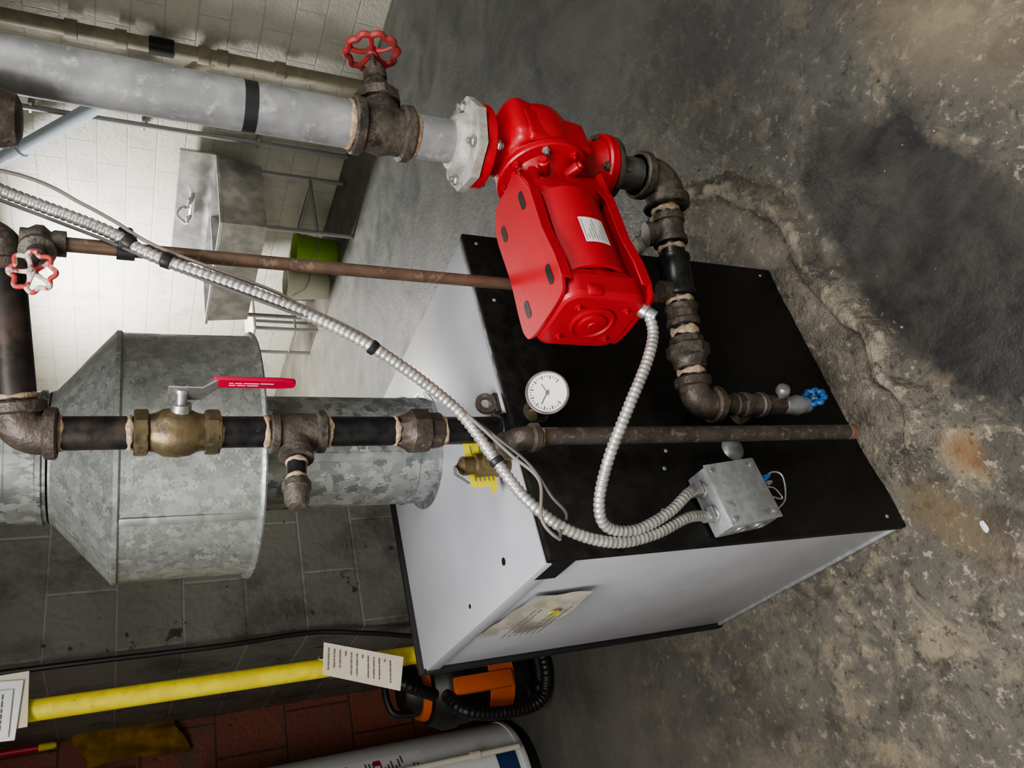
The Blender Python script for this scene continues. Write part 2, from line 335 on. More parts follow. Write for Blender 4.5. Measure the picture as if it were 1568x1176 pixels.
# ------------------------------------------------------------------ boiler
B=grp("boiler"); X0,X1,Y0,Y1,Z0,Z1=.395,1.155,1.124,1.85,.004,.933
box("cabinet_body",((X0+X1)/2,(Y0+Y1)/2+.01,(Z0+Z1)/2),(X1-X0-.012,Y1-Y0-.03,Z1-Z0-.012),white_e,B,.004)
box("front_panel",((X0+X1)/2,Y0+.008,(Z0+Z1)/2),(X1-X0+.006,.018,Z1-Z0+.004),blackp,B,.004)
box("top_panel",((X0+X1)/2,(Y0+Y1)/2+.012,Z1-.006),(X1-X0-.004,Y1-Y0-.026,.010),white_e,B,.003)
box("side_flange",(X0+.006,(Y0+Y1)/2+.012,Z1-.02),(.014,Y1-Y0-.03,.036),white_e,B,.003)
box("rear_trim",((X0+X1)/2,Y1,(Z0+Z1)/2+.006),(X1-X0+.012,.014,Z1-Z0+.012),blackm,B,.004)
box("rear_edge_left",(X0,Y1-.012,(Z0+Z1)/2),(.014,.016,Z1-Z0),blackm,B,.003)
box("base_rail",((X0+X1)/2,(Y0+Y1)/2,Z0+.008),(X1-X0+.004,Y1-Y0-.01,.012),boxm,B,.003)
box("nameplate_black",(X0+.0005,1.185,.895),(.004,.085,.045),blackm,B,.001)
for i,(xx,zz) in enumerate([(1.13,.905),(1.13,.06),(.43,.905),(.42,.05),(.56,.62),(.60,.60),(1.13,.5),(.97,.90),(.47,.66),(.42,.75)]):
    lathe("panel_screw_%d"%i,(xx,Y0,zz),(0,-1,0),[(0,.0045),(.002,.0045),(.0035,.003),(.0035,0)],boxm,B,14)
for i,(xx,yy) in enumerate([(.46,1.3),(.44,1.5)]):
    cyl("top_hole_%d"%i,(xx,yy,Z1-.003),(xx,yy,Z1-.0002),.008 if i==0 else .005,blackm,B,16,0)
lathe("sight_cap",(.60,Y0,.42),(0,-1,0),[(0,.028),(.006,.026),(.014,.018),(.017,0)],boxm,B,24)
D=grp("document_pouch")
pts=[];fs=[]
for i in range(13):
    for j in range(9):
        u=i/12;v=j/8; pts.append((X0-.005-.012*math.sin(math.pi*u)*v-.004*v*v-.0015*math.sin(u*17+v*9),1.57-.25*u-.01*v,.905-.13*v-.03*u))
for i in range(12):
    for j in range(8): k=i*9+j; fs.append((k,k+1,k+10,k+9))
poly("pouch_sheet",pts,fs,pouchm,D,True)
lines("pouch_print",(X0-.024,1.53,.775),(0,-1,0),(0,0,1),.2,.10,7,cable2,D,(-1,0,0),.3,5)
cyl("pouch_emblem",(X0-.022,1.39,.80),(X0-.0205,1.39,.80),.012,yelt,D,20,0)
# ------------------------------------------------------------------ pressure gauge
G=grp("pressure_gauge"); gd=V((-.30,-.78,.55)).normalized(); gc=V((.685,1.045,.892))
lathe("gauge_case",gc-gd*.022,gd,[(0,.012),(.002,.034),(.020,.036),(.024,.040),(.028,.040),(.028,.0)],blackm,G,48)
lathe("gauge_dial",gc+gd*.0065,gd,[(0,.038),(.0015,.038),(.0015,0)],glass,G,48)
lathe("gauge_bezel",gc+gd*.004,gd,[(0,.037),(.001,.041),(.006,.041),(.0075,.0385),(.006,.0365),(.003,.0365)],zinc,G,48,caps=False)
gx=V((0,0,1)).cross(gd).normalized(); gy=gd.cross(gx)
pts=[];fs=[]
for i in range(28):
    a=math.radians(-135+270*i/27)+math.pi/2; u=gx*math.cos(a)+gy*math.sin(a); w=u.cross(gd)*(.0007 if i%3 else .0012); r0=.029 if i%3 else .026; o=gc+gd*.0086; k=len(pts)
    pts+=[o+u*r0-w,o+u*r0+w,o+u*.033+w,o+u*.033-w]; fs.append((k,k+1,k+2,k+3))
for a,l,w_ in ((2.6,.024,.0012),(.5,.02,.0008)):
    u=gx*math.cos(a)+gy*math.sin(a); w=u.cross(gd)*w_; o=gc+gd*.009; k=len(pts); pts+=[o-u*.006-w,o-u*.006+w,o+u*l+w,o+u*l-w]; fs.append((k,k+1,k+2,k+3))
poly("gauge_marks",pts,fs,ink,G)
cyl("gauge_pivot",gc+gd*.008,gc+gd*.0105,.0035,ink,G,14,0)
cyl("gauge_stem",gc-gd*.055,gc-gd*.02,.010,iron,G)
hexn("gauge_nut",gc-gd*.045,gc-gd*.03,.015,brass,G)
lathe("gauge_well",(.69,Y0+.004,.88),(0,-1,0),[(0,.026),(.012,.026),(.014,.02),(.04,.02),(.043,.024),(.055,.02)],iron,G,24)
cyl("gauge_bush",(.69,1.095,.885),(.66,1.085,.915),.013,brass,G)
# ------------------------------------------------------------------ supply pipe
SP=grp("supply_pipe"); sx,sy=.68,1.172
def sz(z): return (sx,sy,z)
cyl("base_bushing",sz(.93),sz(.948),.036,blk,SP)
cyl("riser_nipple",sz(.94),sz(1.09),.0265,blk,SP)
cyl("nipple_mid",sz(1.13),sz(1.30),.0265,blk,SP)
cyl("nipple_upper",sz(1.36),sz(1.47),.0265,blk,SP)
cyl("nipple_top",sz(1.57),sz(1.70),.0265,blk2,SP)
lathe("union_body",sz(1.065),(0,0,1),[(0,.026),(0,.033),(.006,.035),(.03,.035)],ironb,SP,sides=8)
lathe("union_nut",sz(1.09),(0,0,1),[(0,.036),(.003,.042),(.034,.042),(.04,.036),(.052,.030),(.06,.027)],ironb,SP,sides=8)
fitting("tee_run",sz(1.282),sz(1.375),.032,iron,SP,.006)
tb=V((-.97,-.12,.10)).normalized(); tc_=V(sz(1.33))
lathe("tee_branch",tc_,tb,[(0,.026),(.04,.024),(.042,.029),(.058,.029),(.058,.02)],iron,SP,26)
cyl("tee_branch_nipple",tc_+tb*.05,tc_+tb*.125,.0165,blk,SP)
ringd("tee_branch_dope",tc_+tb*.066,tb,.0165,.010,SP); ringd("tee_branch_dope2",tc_+tb*.098,tb,.0165,.009,SP)
lathe("tee_branch_cap",tc_+tb*.106,tb,[(0,.018),(.002,.0235),(.014,.0235),(.017,.021),(.036,.020),(.046,.014),(.048,0)],iron,SP,24)
for i,z in enumerate((1.06,1.154,1.276,1.381,1.455,1.588,1.683)): ringd("dope_%d"%i,sz(z),(0,0,1),.0265,.011,SP)
cx_,cy_=.922,1.016
hd3=V((cx_-sx,cy_-sy,.028)); hl=hd3.length; hd=hd3.normalized()
elbow("supply_elbow",sz(1.735),(0,0,-1),hd,.033,.05,ironb,SP)
he=V(sz(1.735))+hd3
cyl("supply_crossover",V(sz(1.735))+hd*.045,he-hd*.03,.0275,blk2,SP)
ringd("dope_cross",V(sz(1.735))+hd*.056,hd,.0275,.01,SP)
elbow("crossover_elbow",he,-hd,(0,0,1),.031,.048,ironb,SP)
cyl("crossover_riser",he+V((0,0,.04)),(he.x,he.y,H),.0275,blk2,SP)
BV=grp("ball_valve")
lathe("valve_body",sz(1.455),(0,0,1),[(0,.027),(0,.036),(.022,.036),(.024,.030),(.034,.032),(.045,.038),(.065,.041),(.085,.038),(.096,.032),(.105,.030),(.107,.036),(.127,.036),(.127,.027)],brass,BV,30)
for i,z in enumerate((1.457,1.562)): hexn("valve_hex_%d"%i,sz(z),sz(z+.019),.0385,brass,BV,8)
st=V((.6,-.8,0)); cc=V(sz(1.515))
lathe("valve_stem",cc,st,[(.03,.016),(.05,.016),(.05,.009),(.07,.009),(.07,.012),(.076,.012),(.076,.005),(.084,.005)],zinc,BV,6,sides=12)
side=st.cross(V((0,0,1))).normalized(); p0=cc+st*.068
hp=[p0+V((0,0,.02)),p0+V((0,0,-.03)),p0+st*.018+V((0,0,-.055)),p0+st*.02+V((0,0,-.09))]
def strap(name,pts,w,t,side,mat,parent):
    bm=bmesh.new(); rr=[]
    for i,p in enumerate(pts):
        tt=(pts[min(i+1,len(pts)-1)]-pts[max(i-1,0)]).normalized(); nn=tt.cross(side).normalized()
        ww=w[i] if isinstance(w,(list,tuple)) else w
        rr.append([bm.verts.new(p+side*ww*a+nn*t*b) for a,b in((-1,-1),(1,-1),(1,1),(-1,1))])
    for a,b in zip(rr,rr[1:]):
        for k in range(4): bm.faces.new((a[k],b[k],b[(k+1)%4],a[(k+1)%4]))
    bm.faces.new(rr[0]);bm.faces.new(rr[-1])
    o=frombm(name,bm,mat,parent,True,30); md=o.modifiers.new("b","BEVEL"); md.width=.001; md.segments=2; return o
side_n=(side*.6+st*.8).normalized()
strap("lever_bracket",hp,[.020,.018,.014,.012],.0015,side_n,zinc,BV)
q=p0+st*.02
ln_=side_n.cross(V((0,0,1))).normalized()
strap("lever_sleeve",[q+V((0,0,-.045)),q+V((0,0,-.05)),q+V((0,0,-.15)),q+V((.0,0,-.172)),q+V((0,0,-.176))],[.010,.0125,.0125,.010,.005],.0035,side_n,redl,BV)
for sgn in (1,-1): lines("lever_print",q+ln_*.0037*sgn-side_n*.006+V((0,0,-.065)),(0,0,-1),side_n,.08,.012,2,wpaper,BV,ln_*sgn,.4,3)
# ------------------------------------------------------------------ copper pipe with globe valve
CP=grp("copper_pipe")
cyl("copper_run",(cx_,cy_,.545),(cx_,cy_,1.70),.0115,cop,CP,20)
GVs=grp("globe_valve"); gz=1.715
lathe("valve_body",(cx_,cy_,gz-.035),(0,0,1),[(0,.012),(0,.020),(.016,.020),(.020,.017),(.03,.026),(.04,.026),(.05,.020),(.06,.020)],iron,GVs,24)
wd=V((-.90,-.42,0)).normalized(); gvc=V((cx_,cy_,gz))
lathe("valve_bonnet",gvc,wd,[(0,.018),(.025,.020),(.027,.025),(.037,.025),(.04,.014),(.055,.013),(.057,.006),(.110,.005)],iron,GVs,20)
wheel("handwheel",gvc+wd*.108,(-.5,-.8,.1),.0265,mk("wheel_worn",(.42,.05,.05),.5,0.,(.6,.56,.54),55,.44,.5),GVs,5,.0035,8)
# ------------------------------------------------------------------ draft hood & flue
FX,FY=.868,1.592
FL=grp("flue_pipe")
lathe("flue_lower",(FX,FY,.93),(0,0,1),[(0,.127),(0,.145),(.004,.145),(.006,.131),(.05,.129),(.052,.132),(.058,.132),(.060,.129),(.40,.129),(.40,.12)],galvo,FL,64)
strapv=V((-.55,-.83,0)).normalized()
box("flue_seam",(FX+strapv.x*.129,FY+strapv.y*.129,1.15),(.02,.004,.42),galvo,FL,.001,(0,0,math.atan2(strapv.y,strapv.x)+math.pi/2))
lathe("flue_upper",(FX,FY,1.725),(0,0,1),[(0,.133),(.005,.133),(.008,.137),(.016,.137),(.019,.133),(.065,.133),(.068,.130),(.87,.130)],galvo,FL,64)
DH=grp("draft_hood")
lathe("hood_shell",(FX,FY,1.345),(0,0,1),[(.03,.235),(0,.262),(0,.270),(.004,.273),(.010,.270),(.012,.263),(.125,.260),(.254,.2585),(.258,.263),(.266,.263),(.270,.257),(.372,.136),(.376,.136),(.372,.128),(.262,.250),(.03,.256)],galvm,DH,72,ang=30,caps=False)
lathe("hood_baffle",(FX,FY,1.375),(0,0,1),[(0,.13),(.06,.17),(.10,.17)],galvo,DH,48)
box("hood_seam",(FX-.262*.83,FY-.262*.555,1.475),(.016,.003,.25),galvm,DH,.001,(0,0,math.atan2(-.555,-.83)+math.pi/2))
# ------------------------------------------------------------------ relief valve + discharge
RV=grp("relief_valve")
rp=V((.595,1.052,.98)); rd=V((.12,1,.0)).normalized()
cyl("discharge_pipe",(.600,1.052,.135),(.597,1.052,.94),.0165,relp,RV,24)
cyl("discharge_tip",(.600,1.052,.112),(.600,1.052,.137),.0168,coptip,RV,24)
elbow("discharge_elbow",rp,(0,0,-1),rd,.021,.045,ironb,RV,1.25,.014)
ringd("discharge_dope",rp+V((0,0,-.048)),(0,0,1),.0165,.01,RV)
cyl("discharge_nipple",rp+rd*.04,rp+rd*.10,.0155,zinc,RV,20)
rv=rp+rd*.135
lathe("relief_body",(rv.x,rv.y,.93),(0,0,1),[(0,.015),(.02,.015),(.022,.022),(.04,.024),(.075,.024),(.078,.018),(.10,.018),(.103,.013),(.112,0)],brass,RV,24)
lathe("relief_outlet",rv-rd*.005,-rd,[(0,.018),(.03,.018),(.03,.021),(.045,.021)],brass,RV,20)
poly("relief_tag",[(rv.x-.045,rv.y+.0,.965),(rv.x+.05,rv.y-.012,.975),(rv.x+.052,rv.y-.010,1.022),(rv.x-.042,rv.y+.004,1.018),
 (rv.x-.045,rv.y+.04,.96),(rv.x+.05,rv.y+.03,.96)],[(0,1,2,3),(0,4,5,1)],yelt,RV)
lines("relief_tag_print",(rv.x-.04,rv.y-.004,.97),(.095,-.012,0),(0,0,1),.09,.045,5,ink,RV,(-.1,-1,0),.3,7)
strap("relief_lever",[V((rv.x,rv.y,1.045)),V((rv.x-.02,rv.y-.01,1.05)),V((rv.x-.045,rv.y-.02,1.03))],.006,.001,V((0,1,0)),zinc,RV)
PC=grp("pipe_hanger_clip")
lathe("clip_ring",(.735,1.165,.960),(-.2,-1,.2),[(0,.010),(0,.021),(.004,.022),(.008,.021),(.008,.010),(0,.010)],ironb,PC,24,caps=False)
box("clip_foot",(.735,1.17,.938),(.045,.03,.012),ironb,PC,.003)
# ------------------------------------------------------------------ main return pipe and gate valve
RX,RY=1.18,.905
def rz(z): return (RX,RY,z)
MP=grp("return_riser_pipe")
cyl("riser",rz(1.235),rz(H),.0435,alup,MP,40)
cyl("band_black",rz(1.402),rz(1.424),.0442,tape,MP,40,0)
ringd("dope_top",rz(1.236),(0,0,1),.0435,.014,MP); ringd("dope_low",rz(1.112),(0,0,1),.0415,.012,MP)
cyl("spool",rz(1.02),rz(1.118),.0415,alup,MP,40)
lathe("companion_flange",rz(.992),(0,0,1),[(0,.04),(0,.080),(.003,.083),(.016,.083),(.019,.080),(.021,.060),(.04,.052),(.044,.046)],flw,MP,40)
lathe("flange_ears",rz(.992),(0,0,1),[(0,.085),(.001,.092),(.017,.092),(.018,.088)],flw,MP,sides=8)
GV=grp("gate_valve")
lathe("gate_body",rz(1.118),(0,0,1),[(0,.042),(0,.050),(.003,.053),(.018,.053),(.022,.045),(.035,.044),(.057,.049),(.079,.044),(.092,.045),(.096,.053),(.111,.053),(.114,.050),(.114,.042)],iron,GV,36)
gdv=V((1,-.26,.03)).normalized(); go=V(rz(1.174))
lathe("gate_bonnet",go,gdv,[(0,.042),(.045,.038),(.05,.034),(.056,.034),(.058,.042),(.074,.042),(.076,.030),(.098,.024),(.112,.019),(.114,.023),(.128,.023),(.130,.012),(.138,.012),(.138,.006),(.19,.006)],iron,GV,32)
hexn("bonnet_hex",go+gdv*.056,go+gdv*.074,.045,iron,GV,8)
wheel("handwheel",go+gdv*.178,gdv,.048,redw,GV,5,.0065,10)
# ------------------------------------------------------------------ circulator pump
PU=grp("circulator_pump"); PZ=.845
lathe("inlet_flange",rz(.966),(0,0,1),[(0,.05),(0,.078),(.004,.082),(.022,.082),(.024,.078)],red,PU,40)
lathe("inlet_neck",(RX+.008,RY,.86),(0,0,1),[(0,.062),(.04,.060),(.085,.058),(.10,.066),(.108,.07)],red,PU,36)
lathe("outlet_neck",rz(.70),(0,0,1),[(0,.06),(.012,.052),(.03,.046),(.10,.055)],red,PU,36)
lathe("outlet_flange",rz(.676),(0,0,1),[(0,.068),(.003,.072),(.020,.072),(.024,.068)],red,PU,40)
def volute():
    bm=bmesh.new(); n=56; prof=[(-.055,.6),(-.058,.84),(-.045,.95),(-.015,1.0),(.03,1.0),(.055,.94),(.07,.80),(.082,.66),(.088,.5),(.09,0)]
    rings=[]
    for t,f in prof:
        ring=[]
        for i in range(n):
            a=2*math.pi*i/n; R=.090+.010*math.cos(a-1.9)
            ring.append(bm.verts.new((RX+t,RY+math.cos(a)*R*max(f,.001),PZ+math.sin(a)*R*max(f,.001))))
        rings.append(ring)
    for a,b in zip(rings,rings[1:]):
        for i in range(n): bm.faces.new((a[i],b[i],b[(i+1)%n],a[(i+1)%n]))
    bm.faces.new(rings[0])
    frombm("volute",bm,red,PU,True,50)
volute()
box("volute_block",(RX+.012,RY-.02,PZ+.025),(.125,.125,.145),red,PU,.028,(.2,0,0),5)
box("volute_rib",(RX-.012,RY-.075,PZ-.01),(.085,.022,.15),red,PU,.009,(.1,0,0),3)
lathe("cover_flange",(RX-.055,RY,PZ),(-1,0,0),[(0,.093),(.002,.096),(.013,.096),(.016,.093),(.018,.072),(.03,.062),(.055,.052),(.085,.052),(.09,.055)],red,PU,44)
for i in range(8):
    a=2*math.pi*(i+.5)/8; p=V((RX-.07,RY+.083*math.cos(a),PZ+.083*math.sin(a)))
    bolt("cover_bolt_%d"%i,p,(-1,0,0),.008,boxm if i%3==0 else red,PU)
box("bearing_pad",(RX-.115,RY-.01,PZ+.05),(.055,.075,.02),red,PU,.005)
for i,(dy,dz) in enumerate(((-.058,.035),(-.06,-.03),(.04,.06),(-.02,.068))):
    lathe("oiler_%d"%i,(RX-.10,RY+dy*.7,PZ+dz*.7),(0,dy,dz),[(0,.012),(.035,.012),(.037,.008),(.042,.008)],red,PU,14)
for i in range(4):
    a=math.pi/4+i*math.pi/2; ca,sa=math.cos(a)*.07,math.sin(a)*.07
    cyl("flange_bolt_%d"%i,(RX+ca,RY+sa,.952),(RX+ca,RY+sa,1.028),.006,zinc,PU,12)
    bolt("flange_nut_%d"%i,(RX+ca,RY+sa,1.012),(0,0,1),.011,zinc,PU)
    bolt("flange_nutb_%d"%i,(RX+ca,RY+sa,.966),(0,0,-1),.011,zinc,PU)
    ca*=.85;sa*=.85
    cyl("outflange_bolt_%d"%i,(RX+ca,RY+sa,.642),(RX+ca,RY+sa,.712),.005,iron,PU,12)
    bolt("outflange_nut_%d"%i,(RX+ca,RY+sa,.699),(0,0,1),.010,iron,PU)
MX0,MX1,MY,MZ=.742,1.035,.900,.855
def rsec(h,w,r,n=6):
    out=[]
    for cx,cy,a0 in((h-r,w-r,0),(-h+r,w-r,90),(-h+r,-w+r,180),(h-r,-w+r,270)):
        for i in range(n+1):
            a=math.radians(a0+90*i/n); out.append((cx+r*math.cos(a),cy+r*math.sin(a)))
    return out
def bell(name,stations,mat):
    bm=bmesh.new(); R=[[bm.verts.new((x,MY+a,MZ+b)) for a,b in rsec(h,w,r)] for x,h,w,r in stations]
    n=len(R[0])
    for p,q_ in zip(R,R[1:]):
        for i in range(n): bm.faces.new((p[i],q_[i],q_[(i+1)%n],p[(i+1)%n]))
    bm.faces.new(R[0]);bm.faces.new(R[-1]); frombm(name,bm,mat,PU,True,25)
def prism(name,x0,x1,sec,mat,parent,bev=.006,c=(MY,MZ)):
    bm=bmesh.new(); A=[bm.verts.new((x0,c[0]+a,c[1]+b)) for a,b in sec];Bv=[bm.verts.new((x1,c[0]+a,c[1]+b)) for a,b in sec]; n=len(sec)
    for i in range(n): bm.faces.new((A[i],Bv[i],Bv[(i+1)%n],A[(i+1)%n]))
    bm.faces.new(A[::-1]);bm.faces.new(Bv)
    if bev: bmesh.ops.bevel(bm,geom=bm.edges[:],offset=bev,segments=3,profile=.5,affect='EDGES')
    return frombm(name,bm,mat,parent,True,30)
bell("motor_end_bell",[(MX0,.066,.078,.028),(MX0+.003,.071,.0825,.030),(MX0+.009,.075,.086,.032),(MX0+.045,.0765,.087,.034),(MX0+.050,.074,.084,.034),(MX0+.058,.074,.080,.04)],redm)
bell("motor_front_bell",[(MX1,.060,.066,.035),(MX1-.008,.070,.080,.035),(MX1-.035,.074,.083,.036),(MX1-.045,.070,.076,.04)],redm)
lathe("motor_shell",(MX0+.03,MY,MZ),(1,0,0),[(0,.075),(.245,.075)],redm,PU,64)
def wrap(name,x0,x1,a0,a1,r,th,mat):
    bm=bmesh.new(); n=28; rows=[]
    for x in (x0,x1):
        for rr in (r,r-th):
            rows.append([bm.verts.new((x,MY-rr*math.cos(a0+(a1-a0)*i/n),MZ+rr*math.sin(a0+(a1-a0)*i/n))) for i in range(n+1)])
    o0,i0,o1,i1=rows
    for i in range(n):
        bm.faces.new((o0[i],o0[i+1],o1[i+1],o1[i])); bm.faces.new((i0[i],i1[i],i1[i+1],i0[i+1]))
        bm.faces.new((o0[i],i0[i],i0[i+1],o0[i+1])); bm.faces.new((o1[i],o1[i+1],i1[i+1],i1[i]))
    bm.faces.new((o0[0],o1[0],i1[0],i0[0])); bm.faces.new((o0[n],i0[n],i1[n],o1[n]))
    return frombm(name,bm,mat,PU,True,30)
wrap("motor_cover",MX0+.060,MX1-.040,math.radians(-44),math.radians(44),.088,.007,redm)
def plate(name,z,sgn):
    ctrl=[(MX0+.004,-.052),(MX0+.022,-.077),(MX0+.07,-.081),(MX0+.15,-.070),(MX1-.07,-.074),(MX1-.03,-.074),(MX1+.018,-.045),(MX1+.020,.0),(MX1+.018,.045),(MX1-.03,.074),(MX0+.15,.072),(MX0+.06,.080),(MX0+.022,.077),(MX0+.004,.052)]
    sec=[(p.x,p.y) for p in catmull([V((a,b,0)) for a,b in ctrl],5,True)]
    bm=bmesh.new(); A=[bm.verts.new((a,MY+b,z-.003)) for a,b in sec];Bv=[bm.verts.new((a,MY+b,z+.003)) for a,b in sec];n=len(sec)
    for i in range(n): bm.faces.new((A[i],A[(i+1)%n],Bv[(i+1)%n],Bv[i]))
    bm.faces.new(A[::-1]);bm.faces.new(Bv)
    frombm(name,bm,redm,PU,True,30)
    strap(name+"_lip",[V((MX0+.03,MY-.079,z+.007*sgn)),V((MX0+.08,MY-.080,z+.007*sgn)),V((MX0+.15,MY-.071,z+.007*sgn)),V((MX1-.05,MY-.074,z+.007*sgn)),V((MX1,MY-.058,z+.007*sgn))],.011,.002,V((0,0,1)),redm,PU)
plate("motor_plate_top",MZ+.090,-1); plate("motor_plate_bottom",MZ-.090,1)
def slot(name,x0,x1,y,z,w):
    pts=[];n=10
    for i in range(n+1):
        a=math.pi/2+math.pi*i/n; pts.append((x0+w*math.cos(a),y+w*math.sin(a),z))
    for i in range(n+1):
        a=-math.pi/2+math.pi*i/n; pts.append((x1+w*math.cos(a),y+w*math.sin(a),z))
    poly(name,pts,[tuple(range(len(pts)))],blackm,PU)
for i,(x0,x1,y) in enumerate(((.79,.815,-.050),(.79,.81,.045),(.975,1.0,-.042),(.975,.995,.045))): slot("vent_slot_%d"%i,x0,x1,MY+y,MZ+.0936,.0085)
lathe("end_cap_ring",(MX0+.001,MY,MZ),(-1,0,0),[(0,.042),(.005,.042),(.006,.038),(.003,.035),(.003,.027),(.007,.026),(.008,.022),(.008,.010),(.010,.009),(.010,0)],redm,PU,40)
for i in range(4):
    a=math.pi/4+i*math.pi/2; bolt("end_bolt_%d"%i,(MX0+.002,MY+.058*math.cos(a),MZ+.070*math.sin(a)),(-1,0,0),.0065,redm,PU,.005)
box("end_lug",(MX0+.012,MY-.03,MZ-.09),(.02,.03,.018),redm,PU,.005); box("end_lug_top",(MX0+.012,MY-.072,MZ+.03),(.02,.014,.03),redm,PU,.005)
prism("motor_cradle",MX0+.02,MX1+.05,[(-.05,-.012),(.05,-.012),(.06,.0),(.05,.008),(-.05,.008),(-.06,0)],redm,PU,.003,(MY,MZ-.105))
box("motor_yoke",(MX1+.02,MY,MZ-.06),(.05,.10,.075),redm,PU,.010)
def curved_label(name,x0,x1,a0,a1,r,mat):
    pts=[];fs=[];n=8
    for i in range(n+1):
        a=a0+(a1-a0)*i/n
        for x in(x0,x1): pts.append((x,MY-r*math.cos(a),MZ+r*math.sin(a)))
    for i in range(n): fs.append((2*i,2*i+1,2*i+3,2*i+2))
    poly(name,pts,fs,mat,PU,True)
curved_label("motor_label",.855,.915,math.radians(-22),math.radians(13),.0888,wpaper)
for i in range(9):
    a=math.radians(10-3.5*i); curved_label("motor_label_text_%d"%i,.860+.002*(i%2),.910-.012*((i*3)%4),a,a+math.radians(.9),.0892,cable2)
# ------------------------------------------------------------------ return piping
RP=grp("return_piping"); ud=V((-.948,.317,0)).normalized(); rc=V((RX,RY,.515))
lathe("outlet_companion",rz(.652),(0,0,1),[(0,.036),(0,.046),(.006,.050),(.008,.068),(.012,.070),(.022,.070),(.024,.066)],iron,RP,36)
cyl("outlet_nipple",rz(.57),rz(.66),.0365,mk("nipple_grey",(.15,.15,.145),.45,.35,(.09,.088,.085),30),RP,32)
elbow("return_elbow",rc,(0,0,1),ud,.045,.072,iron,RP,1.18,.02)
def ru(s): return rc+V((0,0,.005))+ud*s
cyl("return_run",ru(.05),ru(.50),.0285,blk,RP,28)
ringd("r_dope_0",ru(.080),ud,.030,.014,RP)
lathe("r_tee",ru(.095),ud,[(0,.028),(0,.038),(.014,.038),(.017,.033),(.05,.033),(.053,.038),(.066,.038),(.066,.028)],iron,RP)
lathe("r_tee_boss",ru(.128),(0,.4,1),[(0,.028),(.04,.024),(.042,.028),(.054,.028),(.054,.015)],iron,RP,24)
ringd("r_dope_1",ru(.172),ud,.0285,.012,RP)
fitting("r_coupling",ru(.19),ru(.285),.034,blk,RP,.003,.012)
lathe("r_boss_copper",ru(.272),(0,0,1),[(0,.024),(.045,.02),(.05,.02)],iron,RP,20)
ringd("r_dope_2",ru(.295),ud,.0285,.014,RP)
fitting("r_nipple_cplg",ru(.305),ru(.352),.0325,ironb,RP,.004,.012)
ringd("r_dope_3",ru(.366),ud,.029,.020,RP)
lathe("r_union",ru(.378),ud,[(0,.028),(0,.035),(.014,.037),(.018,.034)],iron,RP,sides=8)
lathe("r_union_nut",ru(.394),ud,[(0,.040),(.003,.046),(.026,.046),(.03,.041),(.036,.036),(.052,.034),(.054,.028)],iron,RP,sides=8)
ringd("r_dope_4",ru(.456),ud,.0285,.016,RP)
re_=ru(.525)
elbow("return_elbow_low",re_,-ud,(0,0,-1),.033,.058,ironb,RP,1.2,.018)
lx,ly=re_.x,re_.y
def lz(z): return (lx,ly,z)
cyl("low_nipple",lz(.20),lz(.48),.0175,iron,RP,22)
ringd("l_dope",lz(.452),(0,0,1),.0205,.014,RP)
lathe("low_bushing",lz(.40),(0,0,1),[(0,.018),(0,.024),(.016,.026),(.018,.021),(.045,.021)],ironb,RP,24)
lathe("low_tee",lz(.335),(0,0,1),[(0,.018),(0,.028),(.012,.028),(.014,.024),(.046,.024),(.048,.028),(.06,.028),(.06,.018)],iron,RP,24)
lathe("low_tee_branch",lz(.365),(0,1,0),[(0,.022),(.03,.022),(.05,.022)],iron,RP,24)
ringd("l_dope2",lz(.328),(0,0,1),.0175,.012,RP); ringd("l_dope3",lz(.392),(0,0,1),.0205,.010,RP)
lathe("low_coupling",lz(.275),(0,0,1),[(0,.018),(0,.022),(.045,.022),(.045,.018)],ironb,RP,6,sides=8)
DV=grp("drain_valve")
lathe("drain_body",lz(.195),(0,0,1),[(0,.012),(0,.018),(.02,.02),(.035,.024),(.05,.02),(.075,.02),(.08,.016)],boxm,DV,22)
lathe("drain_knob",V(lz(.285))+V((.01,-.015,0)),(.35,-.85,.25),[(0,.009),(.012,.009),(.014,.015),(.022,.016),(.03,.013),(.033,0)],zinc,DV,20)
wheel("drain_handle",V(lz(.185))+V((.01,-.02,0)),(.3,-.6,.5),.021,blue,DV,4,.006,8)
cyl("drain_stem",lz(.19),V(lz(.185))+V((.01,-.02,0)),.006,brass,DV,10)
# ------------------------------------------------------------------ junction box, conduits
JB=grp("junction_box"); jr=-.10
jc=V((.472,1.088,.508)); R3=Euler((0,jr,0)).to_matrix()
box("box_body",jc,(.128,.058,.132),boxm,JB,.004,R3)
box("box_cover",jc+V((0,-.031,0)),(.132,.003,.136),boxm,JB,.0012,R3)
for i,(a,b) in enumerate(((-.052,-.054),(.052,.054),(-.052,.054),(.052,-.054))):
    p=jc+R3@V((a,-.0325,b)); lathe("box_screw_%d"%i,p,(0,-1,0),[(0,.005),(.002,.005),(.003,0)],zinc,JB,12)
for i,(a,b) in enumerate(((-.066,.02),(-.066,-.03),(.066,.0))):
    p=jc+R3@V((a,0,b)); d=R3@V((1 if a>0 else -1,0,0)); lathe("knockout_%d"%i,p-d*.002,d,[(0,.014),(.0025,.014),(.0025,.012),(.001,.011),(.001,0)],zinc,JB,20)
ja=jc+R3@V((-.025,0,.066)); jb=jc+R3@V((.028,0,.066)); ju=R3@V((0,0,1))
for i,p in enumerate((ja,jb)):
    lathe("connector_%d"%i,p,ju,[(0,.015),(.006,.017),(.008,.013),(.03,.013),(.03,.0105)],zinc,JB,18); box("connector_clamp_%d"%i,p+ju*.02+V((0,-.012,0)),(.026,.008,.014),zinc,JB,.002,R3)
jl=jc+R3@V((.01,0,-.066))
lathe("sensor_gland",jl,-ju,[(0,.010),(.012,.010),(.014,.007),(.022,.007)],boxm,JB,14)
